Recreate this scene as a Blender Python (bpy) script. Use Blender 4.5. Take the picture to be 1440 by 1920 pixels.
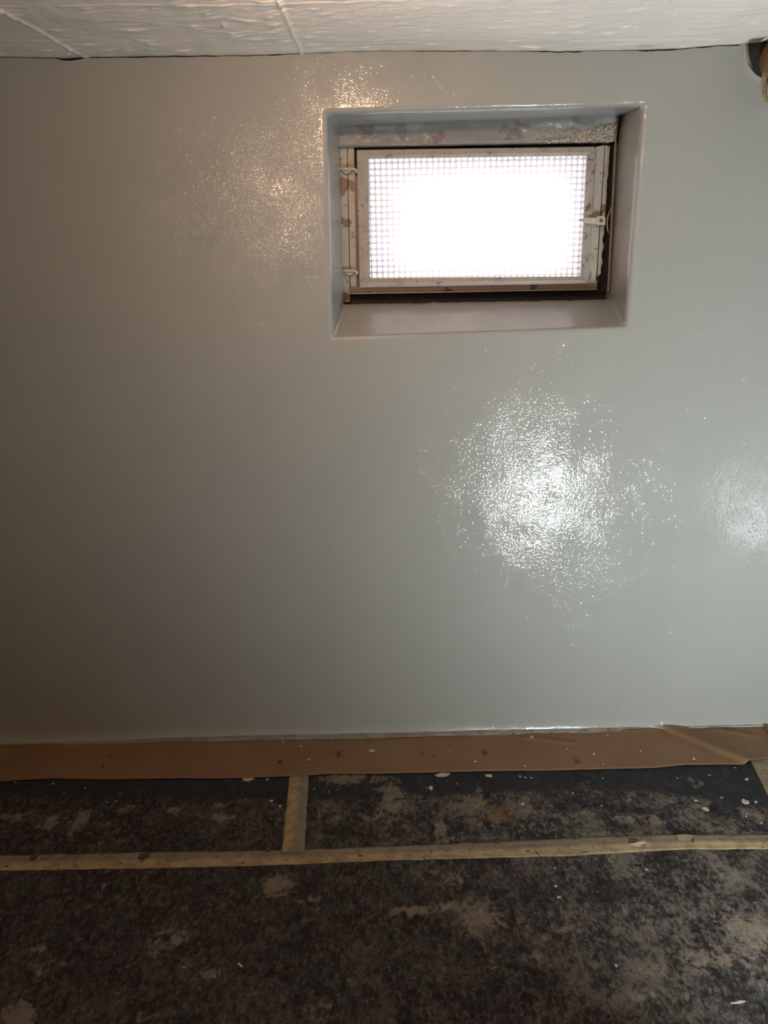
import bpy, bmesh, math, random
from mathutils import Vector, Matrix, noise
for o in list(bpy.data.objects): bpy.data.objects.remove(o)
scene = bpy.context.scene
COL = scene.collection
PI = math.pi

# ------------------------------------------------------------------ camera, world, exposure
W, H, F = 1440.0, 1920.0, 1441.0
CAM = Vector((0.0, -2.1, 1.35))
cam_rot = Matrix.Rotation(math.radians(90-16.5), 3, 'X') @ Matrix.Rotation(math.radians(-1.25), 3, 'Z')
cd = bpy.data.cameras.new('camera'); cam = bpy.data.objects.new('camera', cd); COL.objects.link(cam)
cd.sensor_fit = 'VERTICAL'; cd.sensor_height = 24.0; cd.lens = 24.0*F/H; cd.clip_start = 0.02
cam.matrix_world = Matrix.Translation(CAM) @ cam_rot.to_4x4()
scene.camera = cam

wd = bpy.data.worlds.new('overcast_sky'); scene.world = wd; wd.use_nodes = True
wd.node_tree.nodes['Background'].inputs[0].default_value = (0.92, 0.93, 1.0, 1)
wd.node_tree.nodes['Background'].inputs[1].default_value = 3.4

vs = scene.view_settings
vs.view_transform = 'Standard'; vs.look = 'None'; vs.gamma = 1; vs.use_curve_mapping = False
vs.exposure = 0.55
LED_POWER = 265.0         # radiance of the floodlight diffuser
BULB_POWER = 260.0        # radiance of the warm ceiling bulb

# ------------------------------------------------------------------ pixel -> world on known planes
def ray(px, py):
    d = cam_rot @ Vector(((px-W/2)/F, -(py-H/2)/F, -1.0))
    return d
def on_wall(px, py, y=0.0):
    d = ray(px, py); t = (y-CAM.y)/d.y; return CAM + d*t
def on_z(px, py, z=0.0):
    d = ray(px, py); t = (z-CAM.z)/d.z; return CAM + d*t
def interp(pts, x):
    if x <= pts[0][0]: return pts[0][1]
    for (a, b), (c, d) in zip(pts, pts[1:]):
        if x <= c: return b+(d-b)*(x-a)/(c-a)
    return pts[-1][1]
def extrap(pts, x):
    if x < pts[0][0]: p, q = pts[0], pts[1]
    elif x > pts[-1][0]: p, q = pts[-2], pts[-1]
    else: return interp(pts, x)
    return p[1]+(q[1]-p[1])*(x-p[0])/(q[0]-p[0])
def n3(x, y, z): return noise.noise(Vector((x, y, z)))
def sm(a, b, x):
    t = max(0., min(1., (x-a)/(b-a))); return t*t*(3-2*t)

# ------------------------------------------------------------------ object helpers
def link(name, me, mat=None, parent=None):
    o = bpy.data.objects.new(name, me); COL.objects.link(o)
    if mat and me: me.materials.append(mat)
    if parent: o.parent = parent
    return o
def mesh_obj(name, vs_, fs, mat, parent=None, smooth=False):
    me = bpy.data.meshes.new(name); me.from_pydata([tuple(v) for v in vs_], [], fs); me.update()
    if smooth:
        for p in me.polygons: p.use_smooth = True
    return link(name, me, mat, parent)
def bm_obj(name, bm, mat, parent=None, smooth=False):
    bmesh.ops.recalc_face_normals(bm, faces=bm.faces[:])
    me = bpy.data.meshes.new(name); bm.to_mesh(me); bm.free()
    if smooth:
        for p in me.polygons: p.use_smooth = True
    return link(name, me, mat, parent)
def empty(name, loc=(0, 0, 0)):
    o = bpy.data.objects.new(name, None); COL.objects.link(o); o.location = loc
    o.empty_display_size = 0.05; return o
def tag(o, label, cat=None, group=None, kind=None):
    if label: o['label'] = label
    if cat: o['category'] = cat
    if group: o['group'] = group
    if kind: o['kind'] = kind
    return o
def adopt(o, parent):
    o.parent = parent; o.matrix_parent_inverse = Matrix.Identity(4)
    if parent.type == 'EMPTY' or True:
        o.location = o.location - parent.location
    return o
def add_box(bm, c, s, rot=None, bevel=0.0):
    r = bmesh.ops.create_cube(bm, size=1.0)
    m = Matrix.Translation(c) @ (rot.to_4x4() if rot else Matrix.Identity(4)) @ Matrix.Diagonal((s[0], s[1], s[2], 1))
    bmesh.ops.transform(bm, matrix=m, verts=r['verts'])
    if bevel:
        es = list({e for v in r['verts'] for e in v.link_edges})
        bmesh.ops.bevel(bm, geom=es, offset=bevel, segments=2, affect='EDGES', profile=0.6)
def add_prism(bm, front, back):
    n = len(front)
    a = [bm.verts.new(p) for p in front]; b = [bm.verts.new(p) for p in back]
    bm.faces.new(a); bm.faces.new(b[::-1])
    for i in range(n): bm.faces.new((a[i], b[i], b[(i+1) % n], a[(i+1) % n]))
def px_prism(bm, pts, y0, y1, sub=0):
    """a flat bar standing parallel to the wall, its front at depth y0, its back at y1"""
    f = [on_wall(x, y, y0) for x, y in pts]
    add_prism(bm, f, [Vector((p.x, y1, p.z)) for p in f])
def add_tube(bm, pts, r, n=10, caps=True):
    pts = [Vector(p) for p in pts]; rings = []
    rr = r if isinstance(r, (list, tuple)) else [r]*len(pts)
    up = None
    for i, p in enumerate(pts):
        t = (pts[min(i+1, len(pts)-1)]-pts[max(i-1, 0)]).normalized()
        if up is None: up = t.orthogonal().normalized()
        up = (up - t*up.dot(t)).normalized(); s = t.cross(up)
        rings.append([bm.verts.new(p+(up*math.cos(2*PI*k/n)+s*math.sin(2*PI*k/n))*rr[i]) for k in range(n)])
    for a, b in zip(rings, rings[1:]):
        for k in range(n): bm.faces.new((a[k], a[(k+1) % n], b[(k+1) % n], b[k]))
    if caps: bm.faces.new(rings[0][::-1]); bm.faces.new(rings[-1])
def set_attr(o, name, vals):
    at = o.data.attributes.new(name, 'FLOAT', 'POINT'); at.data.foreach_set('value', vals)

# ------------------------------------------------------------------ materials
class NT:
    def __init__(s, name):
        s.m = bpy.data.materials.new(name); s.m.use_nodes = True; s.t = s.m.node_tree
        s.b = s.t.nodes['Principled BSDF']; s.out = s.t.nodes['Material Output']
        s.geo = s.t.nodes.new('ShaderNodeNewGeometry')
        s.pos = s.geo.outputs['Position']
    def new(s, ty, **k):
        n = s.t.nodes.new(ty)
        for a, b in k.items(): setattr(n, a, b)
        return n
    def lk(s, a, b): s.t.links.new(a, b)
    def scaled(s, sc):
        n = s.new('ShaderNodeVectorMath', operation='MULTIPLY'); s.lk(s.pos, n.inputs[0]); n.inputs[1].default_value = sc; return n.outputs[0]
    def noise(s, scale, detail=3, rough=0.5, vec=None, dist=0.0):
        n = s.new('ShaderNodeTexNoise'); n.inputs['Scale'].default_value = scale; n.inputs['Detail'].default_value = detail
        n.inputs['Roughness'].default_value = rough; n.inputs['Distortion'].default_value = dist
        s.lk(vec if vec else s.pos, n.inputs['Vector']); return n.outputs['Fac']
    def ramp(s, fac, stops, interp='LINEAR'):
        n = s.new('ShaderNodeValToRGB'); n.color_ramp.interpolation = interp
        el = n.color_ramp.elements
        while len(el) < len(stops): el.new(0.5)
        for e, (p, c) in zip(el, stops):
            e.position = p; e.color = (c, c, c, 1) if isinstance(c, (int, float)) else (*c, 1)
        s.lk(fac, n.inputs[0]); return n.outputs[0]
    def mix(s, fac, a, b, bt='MIX'):
        n = s.new('ShaderNodeMix', data_type='RGBA', blend_type=bt)
        for sock, v in ((n.inputs[0], fac), (n.inputs[6], a), (n.inputs[7], b)):
            if isinstance(v, (int, float)): sock.default_value = v
            elif isinstance(v, tuple): sock.default_value = (*v, 1)
            else: s.lk(v, sock)
        return n.outputs[2]
    def math(s, op, a, b=None, clamp=False):
        n = s.new('ShaderNodeMath', operation=op, use_clamp=clamp)
        for i, v in enumerate((a, b)):
            if v is None: continue
            if isinstance(v, (int, float)): n.inputs[i].default_value = v
            else: s.lk(v, n.inputs[i])
        return n.outputs[0]
    def attr(s, name):
        n = s.new('ShaderNodeAttribute', attribute_name=name); return n.outputs['Fac']
    def bump(s, h, strength, dist=0.01, normal=None):
        n = s.new('ShaderNodeBump'); n.inputs['Strength'].default_value = strength; n.inputs['Distance'].default_value = dist
        s.lk(h, n.inputs['Height'])
        if normal: s.lk(normal, n.inputs['Normal'])
        return n.outputs[0]
    def set(s, **k):
        for a, v in k.items():
            i = s.b.inputs[{'color': 'Base Color', 'rough': 'Roughness', 'metal': 'Metallic', 'normal': 'Normal', 'spec': 'Specular IOR Level',
                            'coat': 'Coat Weight', 'coat_rough': 'Coat Roughness', 'coat_normal': 'Coat Normal', 'sheen': 'Sheen Weight'}[a]]
            if isinstance(v, (int, float)): i.default_value = v
            elif isinstance(v, tuple): i.default_value = (*v, 1)
            else: s.lk(v, i)
        return s.m

def mat_wall():
    n = NT('grey_gloss_wall_paint')
    big = n.noise(1.7, 3)
    c = n.mix(n.ramp(big, [(.3, 0.), (.7, 1.)]), (.276, .283, .262), (.296, .297, .278))
    streak = n.noise(1., 2, vec=n.scaled((16, 16, 1.2)))
    c = n.mix(n.math('MULTIPLY', n.ramp(streak, [(.5, 0.), (.75, 1.)]), .16), c, (.245, .25, .238))
    v = n.new('ShaderNodeTexVoronoi'); v.inputs['Scale'].default_value = 13.; n.lk(n.pos, v.inputs['Vector'])
    pin = n.ramp(v.outputs['Distance'], [(.0, 1.), (.022, 0.)])
    sel = n.ramp(n.noise(6., 1), [(.56, 0.), (.58, 1.)])
    c = n.mix(n.math('MULTIPLY', pin, sel), c, (.09, .085, .075))
    roller = n.noise(1., 2, vec=n.scaled((70, 70, 30)))
    peel = n.noise(260., 1.0, .5)
    peel2 = n.noise(110., 1.0, .5)
    h = n.math('ADD', n.math('MULTIPLY', peel, .45), n.math('MULTIPLY', peel2, .55))
    soft = n.bump(roller, .11, .002)
    nib = n.new('ShaderNodeTexVoronoi'); nib.inputs['Scale'].default_value = 95.; n.lk(n.pos, nib.inputs['Vector'])
    sepc = n.new('ShaderNodeSeparateColor'); n.lk(nib.outputs['Color'], sepc.inputs[0])
    nibs = n.math('MULTIPLY', n.ramp(nib.outputs['Distance'], [(.0, 1.), (.45, 0.)], 'EASE'), n.ramp(sepc.outputs[0], [(.45, 0.), (1., 1.)]))
    rag = n.ramp(n.noise(7., 3, .6), [(.38, .35), (.62, 1.)])
    nm = n.bump(n.math('MULTIPLY', nibs, rag), 1., .0017, n.bump(n.math('MULTIPLY', h, rag), 1., .0016, soft))
    return n.set(color=c, rough=.5, spec=.12, normal=soft, coat=.7, coat_rough=.05, coat_normal=nm)
def mat_ceiling():
    n = NT('whitewashed_rough_ceiling')
    c = n.mix(n.ramp(n.noise(4., 5, .6), [(.3, 0.), (.7, 1.)]), (.78, .715, .64), (.85, .79, .72))
    sc = n.noise(1., 4, .6, vec=n.scaled((14, 60, 14)))
    c = n.mix(n.math('MULTIPLY', n.ramp(sc, [(.62, 0.), (.70, 1.)]), .45), c, (.86, .84, .8))
    c = n.mix(n.math('MULTIPLY', n.attr('seam'), .85), c, (.93, .90, .84))
    c = n.mix(n.math('MULTIPLY', n.ramp(n.noise(1., 3, .6, vec=n.scaled((30, 75, 30))), [(.64, 0.), (.68, 1.)]), .35), c, (.47, .43, .38))
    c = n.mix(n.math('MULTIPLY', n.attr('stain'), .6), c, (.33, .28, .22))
    nm = n.bump(n.noise(60., 4, .6), .35, .004, n.bump(n.noise(1., 3, vec=n.scaled((25, 90, 25))), .2, .006))
    return n.set(color=c, rough=.55, normal=nm, spec=.4)
def mat_plain(name, col, rough=.6, var=.15, scale=30., metal=0., bump=.2, spec=.5):
    n = NT(name)
    dark = tuple(x*(1-var) for x in col); lite = tuple(min(1, x*(1+var)) for x in col)
    f = n.ramp(n.noise(scale, 4, .6), [(.3, 0.), (.7, 1.)])
    return n.set(color=n.mix(f, dark, lite), rough=rough, metal=metal, spec=spec, normal=n.bump(n.noise(scale*4, 3), bump, .001))
def mat_old_paint(name, paint, primer, amount, seed=0., rough=.45, chip=0.):
    """old cream paint over brown primer, chipped down to dark metal"""
    n = NT(name)
    off = n.new('ShaderNodeVectorMath', operation='ADD'); n.lk(n.pos, off.inputs[0]); off.inputs[1].default_value = (seed, seed*2, 0)
    v = off.outputs[0]
    p1 = n.noise(14., 3, .5, vec=v)
    base = n.mix(n.noise(60., 3, vec=v), tuple(x*.9 for x in paint), paint)
    m = n.ramp(p1, [(.60-amount, 0.), (.612-amount, 1.)])
    c = n.mix(m, base, n.mix(n.noise(90., 2, vec=v), tuple(x*.6 for x in primer), primer))
    chips = n.ramp(n.noise(62., 2.5, .6, vec=v), [(.68-chip, 0.), (.69-chip, 1.)])
    c = n.mix(n.math('MULTIPLY', n.ramp(n.noise(22., 4, .7, vec=v), [(.52, 0.), (.75, 1.)]), .6), c, (.13, .095, .07))
    c = n.mix(chips, c, (.13, .125, .12))
    specks = n.ramp(n.noise(260., 1, vec=v), [(.74, 0.), (.76, 1.)])
    c = n.mix(specks, c, (.10, .08, .06))
    h = n.math('SUBTRACT', n.math('SUBTRACT', 1., m), chips)
    return n.set(color=c, rough=rough, normal=n.bump(h, .5, .0006, n.bump(n.noise(120., 3, vec=v), .25, .001)))
def mat_fleece():
    n = NT('dusty_dark_painters_fleece')
    # thousands of recycled fibres: charcoal, violet, rust and blue
    f1 = n.noise(1., 4, .78, vec=n.scaled((105, 62, 60)), dist=.5)
    f2 = n.noise(1., 4, .7, vec=n.scaled((36, 26, 40)), dist=1.)
    f3 = n.noise(7., 5, .7, dist=.5)
    f4 = n.noise(17., 4, .7, dist=.8)
    c = n.ramp(f2, [(.30, (.006, .005, .005)), (.42, (.018, .010, .011)), (.50, (.017, .016, .015)), (.58, (.030, .032, .033)), (.66, (.048, .043, .037)), (.76, (.075, .065, .051))])
    c = n.mix(n.ramp(f1, [(.52, 0.), (.68, 1.)]), c, (.085, .073, .060))
    c = n.mix(n.ramp(f1, [(.30, 1.), (.45, 0.)]), c, (.004, .004, .005))
    c = n.mix(n.math('MULTIPLY', n.ramp(n.noise(11., 4, .7, dist=1.), [(.55, 0.), (.66, 1.)]), .6), c, n.mix(f1, (.009, .004, .006), (.048, .024, .030)))
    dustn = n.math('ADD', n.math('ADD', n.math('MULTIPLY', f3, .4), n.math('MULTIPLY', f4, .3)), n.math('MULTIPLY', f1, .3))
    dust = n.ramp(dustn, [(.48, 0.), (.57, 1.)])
    c = n.mix(n.math('MULTIPLY', n.math('MULTIPLY', dust, n.attr('dust_lit')), n.math('SUBTRACT', 1., n.attr('clean'))), c, n.mix(f1, (.055, .050, .043), (.20, .175, .138)))
    # clean border that the dust never reached
    c = n.mix(n.math('MULTIPLY', n.attr('clean'), .8), c, n.mix(f2, (.005, .006, .008), (.028, .032, .036)))
    # trodden plaster patches with ragged rims
    pn = n.math('ADD', n.math('MULTIPLY', f2, .5), n.math('MULTIPLY', n.noise(38., 5, .75), .5))
    k = n.math('ADD', n.attr('patch'), n.math('MULTIPLY', n.math('SUBTRACT', pn, .5), 3.2))
    c = n.mix(n.math('MULTIPLY', n.ramp(k, [(.38, 0.), (.66, 1.)]), .75), c, n.mix(f1, (.07, .055, .042), (.27, .225, .165)))
    c = n.mix(n.math('MULTIPLY', n.ramp(n.math('ADD', n.attr('rust'), n.math('SUBTRACT', pn, .5)), [(.4, 0.), (.8, 1.)]), .7), c, (.12, .06, .02))
    v = n.new('ShaderNodeTexVoronoi'); v.inputs['Scale'].default_value = 55.; n.lk(n.pos, v.inputs['Vector'])
    sp = n.math('MULTIPLY', n.ramp(v.outputs['Distance'], [(.07, 1.), (.13, 0.)]), n.ramp(n.noise(23., 2), [(.58, 0.), (.62, 1.)]))
    c = n.mix(n.math('MULTIPLY', sp, .6), c, (.30, .27, .22))
    return n.set(color=c, rough=.85, spec=.25, normal=n.bump(f1, .55, .003, n.bump(f2, .4, .005)))
def mat_kraft():
    n = NT('brown_kraft_paper')
    c = n.mix(n.ramp(n.noise(5., 4), [(.3, 0.), (.7, 1.)]), (.140, .078, .037), (.175, .103, .053))
    fib = n.noise(1., 3, .6, vec=n.scaled((40, 300, 200)))
    c = n.mix(n.math('MULTIPLY', fib, .3), c, (.21, .135, .078))
    c = n.mix(n.ramp(n.noise(110., 2), [(.72, 0.), (.75, 1.)]), c, (.12, .07, .04))
    return n.set(color=c, rough=.62, spec=.35, normal=n.bump(fib, .12, .001, n.bump(n.noise(14., 3), .35, .006)))
def mat_tape(name, a, b):
    n = NT(name)
    c = n.mix(n.attr('half'), b, a)
    c = n.mix(n.math('MULTIPLY', n.ramp(n.noise(30., 4, .6), [(.42, 0.), (.62, 1.)]), .55), c, (.12, .085, .055))
    c = n.mix(n.ramp(n.noise(70., 3, .6), [(.64, 0.), (.68, 1.)]), c, (.05, .035, .03))
    ck = n.math('ABSOLUTE', n.math('SUBTRACT', n.noise(1., 3, .6, vec=n.scaled((9, 55, 20))), .5))
    c = n.mix(n.math('MULTIPLY', n.ramp(ck, [(.004, 1.), (.010, 0.)]), n.ramp(n.noise(5., 2), [(.5, 0.), (.56, .8)])), c, (.05, .035, .025))
    cr = n.noise(1., 2, vec=n.scaled((300, 300, 50)))
    return n.set(color=c, rough=.6, spec=.35, normal=n.bump(cr, .25, .001, n.bump(n.noise(40., 3), .3, .003)))
def mat_plaster_face():
    n = NT('flaking_grey_painted_mortar')
    f = n.noise(24., 3, .5)
    c = n.mix(n.ramp(f, [(.60, 0.), (.61, 1.)]), (.215, .20, .19), (.17, .135, .125))
    g = n.noise(300., 3, .7)
    c = n.mix(n.math('MULTIPLY', n.attr('raw'), n.ramp(g, [(.40, 0.), (.62, 1.)])), c, (.33, .28, .22))
    nm = n.bump(f, .5, .003, n.bump(g, .5, .003))
    return n.set(color=c, rough=.38, normal=nm, coat=.12, coat_rough=.2)
def mat_emit(name, col, power):
    m = bpy.data.materials.new(name); m.use_nodes = True; t = m.node_tree; t.nodes.clear()
    e = t.nodes.new('ShaderNodeEmission'); e.inputs[0].default_value = (*col, 1); e.inputs[1].default_value = power
    o = t.nodes.new('ShaderNodeOutputMaterial'); t.links.new(e.outputs[0], o.inputs[0]); return m
def mat_glass():
    """window glass with a film painted in as glare, strongest mid-pane"""
    n = NT('bloom_window_glass'); t = n.t; t.nodes.remove(n.b)
    tr = n.new('ShaderNodeBsdfTransparent'); tr.inputs[0].default_value = (.97, .98, 1, 1)
    gl = n.new('ShaderNodeBsdfGlossy'); gl.inputs['Roughness'].default_value = .05
    tl = n.new('ShaderNodeBsdfTranslucent'); n.lk(n.ramp(n.noise(12., 3), [(.3, (1., .90, .87)), (.7, (.97, .90, .95))]), tl.inputs[0])
    bloom = n.math('ADD', n.attr('bloom'), n.math('MULTIPLY', n.math('SUBTRACT', n.noise(25., 4), .5), .25), clamp=True)
    m1 = n.new('ShaderNodeMixShader'); n.lk(bloom, m1.inputs[0]); n.lk(tr.outputs[0], m1.inputs[1]); n.lk(tl.outputs[0], m1.inputs[2])
    m2 = n.new('ShaderNodeMixShader'); m2.inputs[0].default_value = .05; n.lk(m1.outputs[0], m2.inputs[1]); n.lk(gl.outputs[0], m2.inputs[2])
    n.lk(m2.outputs[0], n.out.inputs[0]); return n.m

M = {}
M['wall'] = mat_wall(); M['ceiling'] = mat_ceiling()
M['concrete'] = mat_plain('bare_grey_concrete', (.20, .19, .17), .9, .2, 9.)
M['shell'] = mat_plain('unpainted_dark_cellar_wall', (.12, .105, .09), .8, .2, 5.)
M['cream'] = mat_old_paint('chipped_cream_paint', (.36, .315, .265), (.19, .12, .085), -.10, 0.)
M['cream_chipped'] = mat_old_paint('peeling_cream_paint', (.34, .305, .26), (.16, .12, .095), -.08, 3., chip=.06)
M['frame_paint'] = mat_old_paint('worn_cream_frame_paint', (.33, .29, .235), (.17, .105, .07), -.01, 4., chip=.03)
M['primer'] = mat_old_paint('brown_primer_strip', (.20, .135, .10), (.06, .04, .03), .0, 9.)
M['rust'] = mat_plain('dark_gap_shade', (.018, .012, .010), .7, .5, 60.)  # near-black tone paints shade into the gaps round the frame
M['edge'] = mat_plain('worn_steel_edge', (.30, .27, .23), .5, .25, 40., .2)
M['screen'] = mat_plain('grey_zinc_sheet', (.36, .31, .30), .6, .15, 50.)
M['latch'] = mat_plain('cream_painted_iron', (.42, .38, .31), .4, .12, 90.)
M['latch_dark'] = mat_plain('bare_dark_iron', (.12, .11, .11), .4, .3, 90., .5)
M['glass'] = mat_glass(); M['mortar'] = mat_plaster_face()
M['fleece'] = mat_fleece(); M['kraft'] = mat_kraft()
M['tape'] = mat_tape('dirty_crepe_masking_tape', (.30, .23, .13), (.185, .155, .11))
M['tape_grey'] = mat_tape('masking_tape_smeared_grey', (.23, .21, .185), (.19, .18, .165))
M['flake'] = mat_plain('pale_paint_flake', (.38, .34, .27), .6, .1, 200.)
M['crumb'] = mat_plain('dark_brown_crumb', (.06, .038, .02), .8, .3, 200.)
M['grain'] = mat_plain('sandy_mortar_grain', (.46, .40, .32), .9, .35, 120.)
M['tissue'] = mat_plain('dirty_white_tissue', (.115, .095, .078), .9, .2, 30.)
M['dark'] = mat_plain('near_black_pipe_and_shade', (.018, .016, .013), .9, .3, 20.)
M['black_plastic'] = mat_plain('black_powder_coat', (.02, .02, .02), .5, .2, 80.)
M['yellow_metal'] = mat_plain('yellow_powder_coat', (.65, .42, .03), .45, .05, 80.)
M['led'] = mat_emit('cool_led_panel', (.88, .98, 1.0), LED_POWER)
M['globe'] = mat_emit('warm_fill_glow', (1.0, .64, .45), BULB_POWER*.20)
M['led_frosted'] = mat_emit('frosted_fill_panel', (.90, .97, 1.0), 9.)
M['bulb'] = mat_emit('warm_bulb_glow', (1.0, .60, .36), BULB_POWER)

# ------------------------------------------------------------------ wall with the window recess
CEIL = [(0, 107), (120, 108), (250, 105), (470, 103), (560, 100), (720, 95), (860, 94.5), (1070, 95), (1200, 93), (1280, 91), (1340, 85), (1390, 84), (1440, 79)]
ceil_line = []
for px, py in CEIL:
    p = on_wall(px, py); ceil_line.append((p.x, p.z))
XL, XR, YB = -1.75, 1.55, -3.4
ceil_line = [(XL-.4, ceil_line[0][1]-.004)] + ceil_line + [(XR+.4, ceil_line[-1][1]+.01)]
CRACK = [(0, 1), (110, 2), (118, 8), (130, 10), (140, 6), (160, 3), (200, 3), (260, 4), (330, 2.5), (340, 4.5), (360, 4), (420, 2), (520, 2.5), (600, 1.2), (720, .8), (860, 2), (900, 1), (980, 1.5), (1035, 2),
         (1040, 4), (1060, 2), (1066, 4.5), (1085, 4), (1095, 1), (1190, 1.5), (1205, 3.5), (1216, 4.5), (1235, 4), (1260, 3.5), (1285, 3), (1290, .6), (1330, 4), (1345, 2), (1375, 3), (1392, 2), (1440, 5)]
crack_line = [(on_wall(px, 100).x, d*CAM.y*-1/F*.85) for px, d in CRACK]
def ztop(x): return interp(ceil_line, x)
def zwall(x): return ztop(x) - interp(crack_line, x)*(.55+.9*abs(n3(x*45, 3, 1))) - .0022*max(0, n3(x*30, 3, 8)) - .0003

OUT = {'tl': on_wall(613, 213), 'tr': on_wall(1206, 197), 'br': on_wall(1173, 610), 'bl': on_wall(624, 629)}
YI = 0.190      # depth at which the recess meets the steel frame
INN = {'tl': on_wall(635, 236, YI), 'tr': on_wall(1165, 217, YI), 'br': on_wall(1144, 562, YI), 'bl': on_wall(644, 571, YI)}
def lerp(a, b, t): return a+(b-a)*t
def edge_x(side, z):
    a, b = (OUT['bl'], OUT['tl']) if side == 'l' else (OUT['br'], OUT['tr'])
    t = (z-a.z)/(b.z-a.z); return a.x+(b.x-a.x)*max(-.1, min(1.1, t))
def edge_z(side, x):
    a, b = (OUT['bl'], OUT['br']) if side == 'b' else (OUT['tl'], OUT['tr'])
    t = (x-a.x)/(b.x-a.x); return a.z+(b.z-a.z)*max(-.1, min(1.1, t))
RND = .013
def wall_depth(x, z):
    """gentle unevenness of the trowelled wall; negative y is into the room"""
    return .004*n3(x*1.6, z*1.6, 5)+.0016*n3(x*5, z*5, 9)+.0005*n3(x*16, z*16, 2)
nu = (90, 56, 36); nv = (96, 40, 34)
def build_wall():
    us = [(0, i/nu[0]) for i in range(nu[0])]+[(1, i/nu[1]) for i in range(nu[1])]+[(2, i/nu[2]) for i in range(nu[2]+1)]
    vs_ = [(0, i/nv[0]) for i in range(nv[0])]+[(1, i/nv[1]) for i in range(nv[1])]+[(2, i/nv[2]) for i in range(nv[2]+1)]
    def ease(k, t, first):     # finer rows near the opening
        return t
    grid = []; verts = []
    for kv, tv in vs_:
        row = []
        for ku, tu in us:
            x, z = 0., 1.
            for _ in range(4):
                xl, xr = edge_x('l', z), edge_x('r', z)
                if ku == 0: x = lerp(XL, xl, 1-(1-tu)**1.5)
                elif ku == 1: x = lerp(xl, xr, tu)
                else: x = lerp(xr, XR, tu**1.5)
                zb, zt = edge_z('b', x), edge_z('t', x)
                if kv == 0: z = lerp(-.02, zb, 1-(1-tv)**1.3 if tv > 0 else 0)
                elif kv == 1: z = lerp(zb, zt, tv)
                else: z = lerp(zt, zwall(x), tv**1.3)
            # distance outside the opening -> rounded arris
            dx = max(edge_x('l', z)-x, x-edge_x('r', z), 0); dz = max(edge_z('b', x)-z, z-edge_z('t', x), 0)
            d = math.hypot(dx, dz)
            y = wall_depth(x, z)
            if d < RND: y += RND-math.sqrt(max(0, RND*RND-(RND-d)**2))
            if z < .035: y -= .016*((.035-z)/.035)**2*.9       # trowelled cove at the foot
            row.append(len(verts)); verts.append(Vector((x, y, z)))
        grid.append(row)
    faces = []; hu0, hu1 = nu[0], nu[0]+nu[1]; hv0, hv1 = nv[0], nv[0]+nv[1]
    for j in range(len(vs_)-1):
        for i in range(len(us)-1):
            if hu0 <= i < hu1 and hv0 <= j < hv1: continue
            faces.append((grid[j][i], grid[j][i+1], grid[j+1][i+1], grid[j+1][i]))
    # recess: loop of the opening carried inwards in steps
    loop = [(grid[hv0][i], 'b', (i-hu0)/nu[1]) for i in range(hu0, hu1)] + [(grid[j][hu1], 'r', (j-hv0)/nv[1]) for j in range(hv0, hv1)] \
        + [(grid[hv1][i], 't', (i-hu0)/nu[1]) for i in range(hu1, hu0, -1)] + [(grid[j][hu0], 'l', (j-hv0)/nv[1]) for j in range(hv1, hv0, -1)]
    def inner(s, t):
        return {'b': lambda: lerp(INN['bl'], INN['br'], t), 't': lambda: lerp(INN['tl'], INN['tr'], t),
                'r': lambda: lerp(INN['br'], INN['tr'], t), 'l': lambda: lerp(INN['bl'], INN['tl'], t)}[s]()
    prev = [l[0] for l in loop]; K = 12
    for k in range(1, K+1):
        cur = []
        for (vi, s, t) in loop:
            o = verts[vi]; q = inner(s, t); w = k/K
            p = lerp(o, q, w)
            a = .0022*n3(o.x*9, w*2+o.z*9, 7)*math.sin(w*PI) + .0011*n3(o.x*30, w*5+o.z*30, 4)
            if s in 'bt': p.z += a
            else: p.x += a
            if s == 'b' and k == K: p.z += .0022*n3(o.x*40, 0, 11)+.001*n3(o.x*120, 0, 3)
            cur.append(len(verts)); verts.append(p)
        for i in range(len(loop)):
            j = (i+1) % len(loop); faces.append((prev[i], prev[j], cur[j], cur[i]))
        prev = cur
    # the opening runs on through the masonry and the outer face closes the wall
    out = []
    for vi, idx in zip(prev, range(len(prev))):
        p = verts[vi]; out.append(len(verts)); verts.append(Vector((p.x*1.0, .40, p.z)))
    for i in range(len(prev)):
        j = (i+1) % len(prev); faces.append((prev[i], prev[j], out[j], out[i]))
    c = [len(verts)+k for k in range(4)]
    for x, z in ((XL, -.02), (XR, -.02), (XR, 2.15), (XL, 2.15)): verts.append(Vector((x, .40, z)))
    n0, n1 = nu[1], nv[1]
    cs = [0, n0, n0+n1, 2*n0+n1]
    for s in range(4):
        a = cs[s]; b = cs[(s+1) % 4] if s < 3 else len(out)
        seq = [out[k % len(out)] for k in range(a, b+1)]
        mid = c[(s+1) % 4]
        for k in range(len(seq)-1): faces.append((seq[k], seq[k+1], c[s]))
        faces.append((seq[-1], c[(s+1) % 4], c[s]))
    o = mesh_obj('wall_back', verts, faces, M['wall'], smooth=True)
    return o
wall = build_wall(); tag(wall, 'freshly painted grey gloss cellar wall around the small window', kind='structure')

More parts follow.
